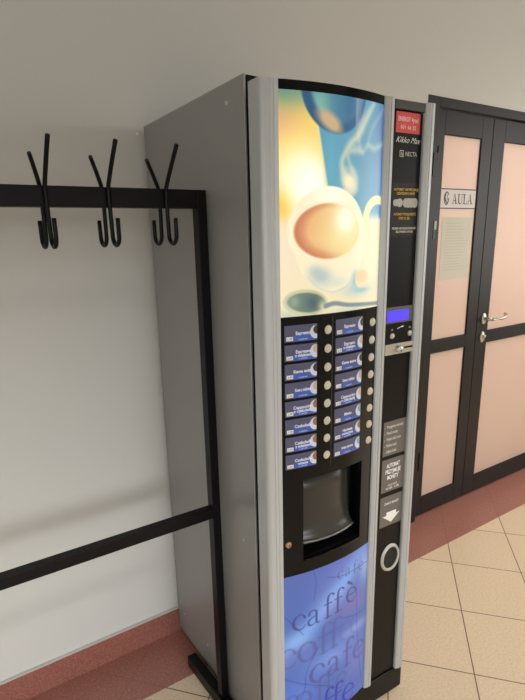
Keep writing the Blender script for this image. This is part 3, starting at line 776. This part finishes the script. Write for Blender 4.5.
lines([('AUTOMAT NIE PRZYJMUJE', .0085, .4425, 1.6210, .092), ('USZKODZONYCH MONET', .0085, .4415, 1.6115, .068), ('AUTOMAT WYDAJE RESZTĘ', .0085, .4410, 1.5605, .083), ('DO 5 ZŁ', .0085, .4395, 1.5505, .042)], M_yellow, gp, PY-.0010)
lines([('PROSIMY NIE WRZUCAĆ MONET', .0075, .4405, 1.5255, .090), ('BEZ WYBORU NAPOJU', .0075, .4420, 1.5170, .064)], M_cream, gp, PY-.0010)
bm = bmesh.new()
for k, (cx, r) in enumerate(((.4035, .0085), (.4110, .0090), (.4195, .0105), (.4420, .0115), (.4520, .0120), (.4635, .0118), (.4750, .0120))):
    bb = lathe_y([(0, -.0006), (r, -.0006), (r, 0)], cx, 1.5915, PY-.0007-.0001*k, seg=20); bm = merge(bm, bb)
obj('coin_picture', bm, mat('coin_print', rgb(176, 174, 168), .5, noise=.25, nscale=260), gp)
# display
db = obj('display_bezel', B(.3845, XD-.001, PY-.004, PY-.0001, 1.2800, 1.3245), M_bezel, vm, DL, bevel=.001)
obj('screen', B(.3880, .4700, PY-.0052, PY-.0038, 1.2850, 1.3150), M_lcd, db, label='glowing blue display')
pb = obj('button_plate', B(.3845, XD-.001, PY-.003, PY-.0001, 1.2265, 1.2795), M_black, vm, DL, bevel=.001)
for x, z in ((.4100, 1.2455), (.4800, 1.2465)):
    bt = obj('round_button', lathe_y([(0, -.0045), (.0065, -.0042), (.0078, -.002), (.0078, 0)], x, z, PY-.003, seg=22), M_button, pb, smooth=True)
    flat('ring_mark', text_bm('o', .012, x, z+.014, PY-.0034, 'CENTER'), M_cream, pb)
flat('arrow_mark', poly([(.4305, 1.2625), (.4420, 1.2665), (.4540, 1.2665), (.4540, 1.2710), (.4305, 1.2650)], PY-.0034), M_white, pb)
cp_ = obj('coin_plate', B(.3825, XD+.003, PY-.0075, PY-.0001, 1.1935, 1.2235), M_steel, vm, DL, bevel=.0015, label='satin metal coin slot plate')
obj('coin_slot', B(.4560, .4905, PY-.0079, PY-.0070, 1.2060, 1.2115), M_matte, cp_)
kn = obj('return_knob', lathe_y([(0, -.012), (.006, -.012), (.009, -.009), (.010, 0)], .4310, 1.2080, PY-.0075, seg=22, sx=1.2), M_steel, cp_, smooth=True)
flat('knob_mark', merge(ribbon([(.4235, 1.2030), (.4245, 1.2120), (.4300, 1.2160), (.4350, 1.2150)], .0032, PY-.0195+.006), ribbon([(.4310, 1.2060), (.4345, 1.2010)], .003, PY-.0200)), M_matte, cp_)
# info labels
la = pslab('info_label', .3970, .4895, .8895, .9955, M_gslab)
rows = [('Przygotuj monety', .0145, .409, .9745, .068), ('Wrzuć monety', .0145, .409, .9530, .046), ('Wybierz ilość cukru', .0145, .409, .9330, .060), ('Wybierz napój', .0145, .409, .9120, .043), ('Odbierz kubek', .0145, .409, .8935, .043)]
rows = [(t, s, x, .9755-.0192*i, w) for i, (t, s, x, z, w) in enumerate(rows)]
flat('label_text', merge(*[text_bm(t, .0125, x, z, PY-.0014, 'LEFT', fatten=.0003, width=w) for t, s, x, z, w in rows], *[B(.4005, .4025, PY-.0014, PY-.0010, z+.001, z+.003) for t, s, x, z, w in rows]), M_cream, la)
lb2 = pslab('info_label', .3965, .4900, .7720, .8775, M_gslab)
flat('label_text', merge(text_bm('AUTOMAT', .0185, .443, .8500, PY-.0014, 'CENTER', fatten=.0006, width=.056), text_bm('PRZYJMUJE', .0185, .443, .8310, PY-.0014, 'CENTER', fatten=.0006, width=.064), text_bm('MONETY', .0185, .443, .8120, PY-.0014, 'CENTER', fatten=.0006, width=.048),
    text_bm('WYDAJE RESZTĘ', .0085, .443, .7900, PY-.0014, 'CENTER', width=.040), text_bm('10 GR - 5 ZŁ', .0090, .443, .7800, PY-.0014, 'CENTER', fatten=.0002, width=.056)), M_white, lb2)
lc = pslab('info_label', .3960, .4905, .6565, .7570, M_gslab)
flat('label_text', text_bm('ZWROT MONET', .0100, .443, .7290, PY-.0014, 'CENTER', fatten=.0002, width=.062), M_white, lc)
flat('arrow_picture', poly([(.4230, .7030), (.4230, .6920), (.4070, .6920), (.4440, .6660), (.4810, .6920), (.4650, .6920), (.4650, .7030)], PY-.0014), M_white, lc, label='white arrow pointing down')
# coin return cup
rg = obj('coin_return_ring', lathe_y([(.0315, .001), (.0315, -.004), (.034, -.0065), (.038, -.0055), (.0405, 0)], .4487, .5400, PY, seg=40, sz=1.17), M_ring, vm, DL, smooth=True, label='pale metal ring round the coin return')
obj('return_cup', lathe_y([(.0316, -.0012), (.029, -.0008), (.022, -.0005), (0, -.0003)], .4487, .5400, PY, seg=40, sz=1.17), M_rubber, rg, smooth=True)

# ------------------------------------------------------------------ light
def area(name, loc, target, sx, sy, power, col, spread=180):
    l = bpy.data.lights.new(name, 'AREA'); l.shape = 'RECTANGLE'; l.size = sx; l.size_y = sy; l.energy = power; l.color = col; l.spread = math.radians(spread)
    o = bpy.data.objects.new(name, l); C.objects.link(o); o.location = loc
    o.rotation_euler = (Vector(target)-Vector(loc)).to_track_quat('-Z', 'Y').to_euler(); return o
area('ceiling_lamp', (0.2, -3.05, 3.24), (0.2, -3.05, 0), 3.2, 0.16, 27, (1.0, 0.98, 0.95), 130)
area('ceiling_lamp', (2.6, -1.4, 3.24), (2.6, -1.4, 0), 1.6, 0.6, 24, (1.0, 0.95, 0.86), 110)
area('ceiling_lamp', (3.2, -2.2, 3.24), (3.2, -2.2, 0), 1.6, 0.6, 8, (1.0, 0.90, 0.74))
area('window_and_fill_light', (-.9, YF+.02, 1.3), (-.6, 0, -0.5), 3.0, 1.4, 18, (0.97, 0.99, 1.0), 48)  # added fill aimed low to brighten the lower wall, no known window
area('window_and_fill_light', (XL+.05, -2.6, 1.3), (0, -2.2, 0.3), 2.4, 1.6, 36, (0.92, 0.97, 1.0))  # added wide fill from the left, not a known window
area('window_and_fill_light', (XR-.05, (WY0+WY1)/2, (WZ0+WZ1)/2), (0, (WY0+WY1)/2, 0.3), 2.8, 1.6, 56, (1.0, 0.97, 0.90))
area('hall_lamp', (2.3, 1.3, 1.6), (2.3, 0, 1.0), 3.0, 2.6, 84, (1.0, 0.96, 0.92))
bm = bmesh.new(); x0, x1, z0, z1 = -2.45, .65, .06, 2.05
for a in (x0, (x0+x1)/2-.02, x1-.05): box(bm, a, a+.05, YF+.001, YF+.012, z0, z1)
box(bm, x0, x1, YF+.001, YF+.012, z0, z0+.05); box(bm, x0, x1, YF+.001, YF+.012, z1-.05, z1)
struct(obj('fill_frame_front', bm, M_white))  # frame added around the front fill light, wall behind is solid
bm = bmesh.new(); y0, y1, z0, z1 = -3.85, -1.35, .45, 2.15
for a in (y0, (y0+y1)/2-.02, y1-.05): box(bm, XL+.001, XL+.012, a, a+.05, z0, z1)
box(bm, XL+.001, XL+.012, y0, y1, z0, z0+.05); box(bm, XL+.001, XL+.012, y0, y1, z1-.05, z1)
struct(obj('fill_frame_left', bm, M_white))  # frame added around the left fill light, no opening in the wall
wd = bpy.data.worlds.new('world'); SC.world = wd; wd.use_nodes = True
wd.node_tree.nodes['Background'].inputs[0].default_value = (0.9, 0.95, 1.0, 1); wd.node_tree.nodes['Background'].inputs[1].default_value = 1.0

SC.view_settings.view_transform = 'Standard'; SC.view_settings.look = 'None'; SC.view_settings.gamma = 1.0; SC.view_settings.exposure = 0.0
SC.view_settings.use_curve_mapping = False
SC.cycles.use_denoising = True
SC.cycles.max_bounces = 8; SC.cycles.diffuse_bounces = 5
SC.cycles.sample_clamp_indirect = 4
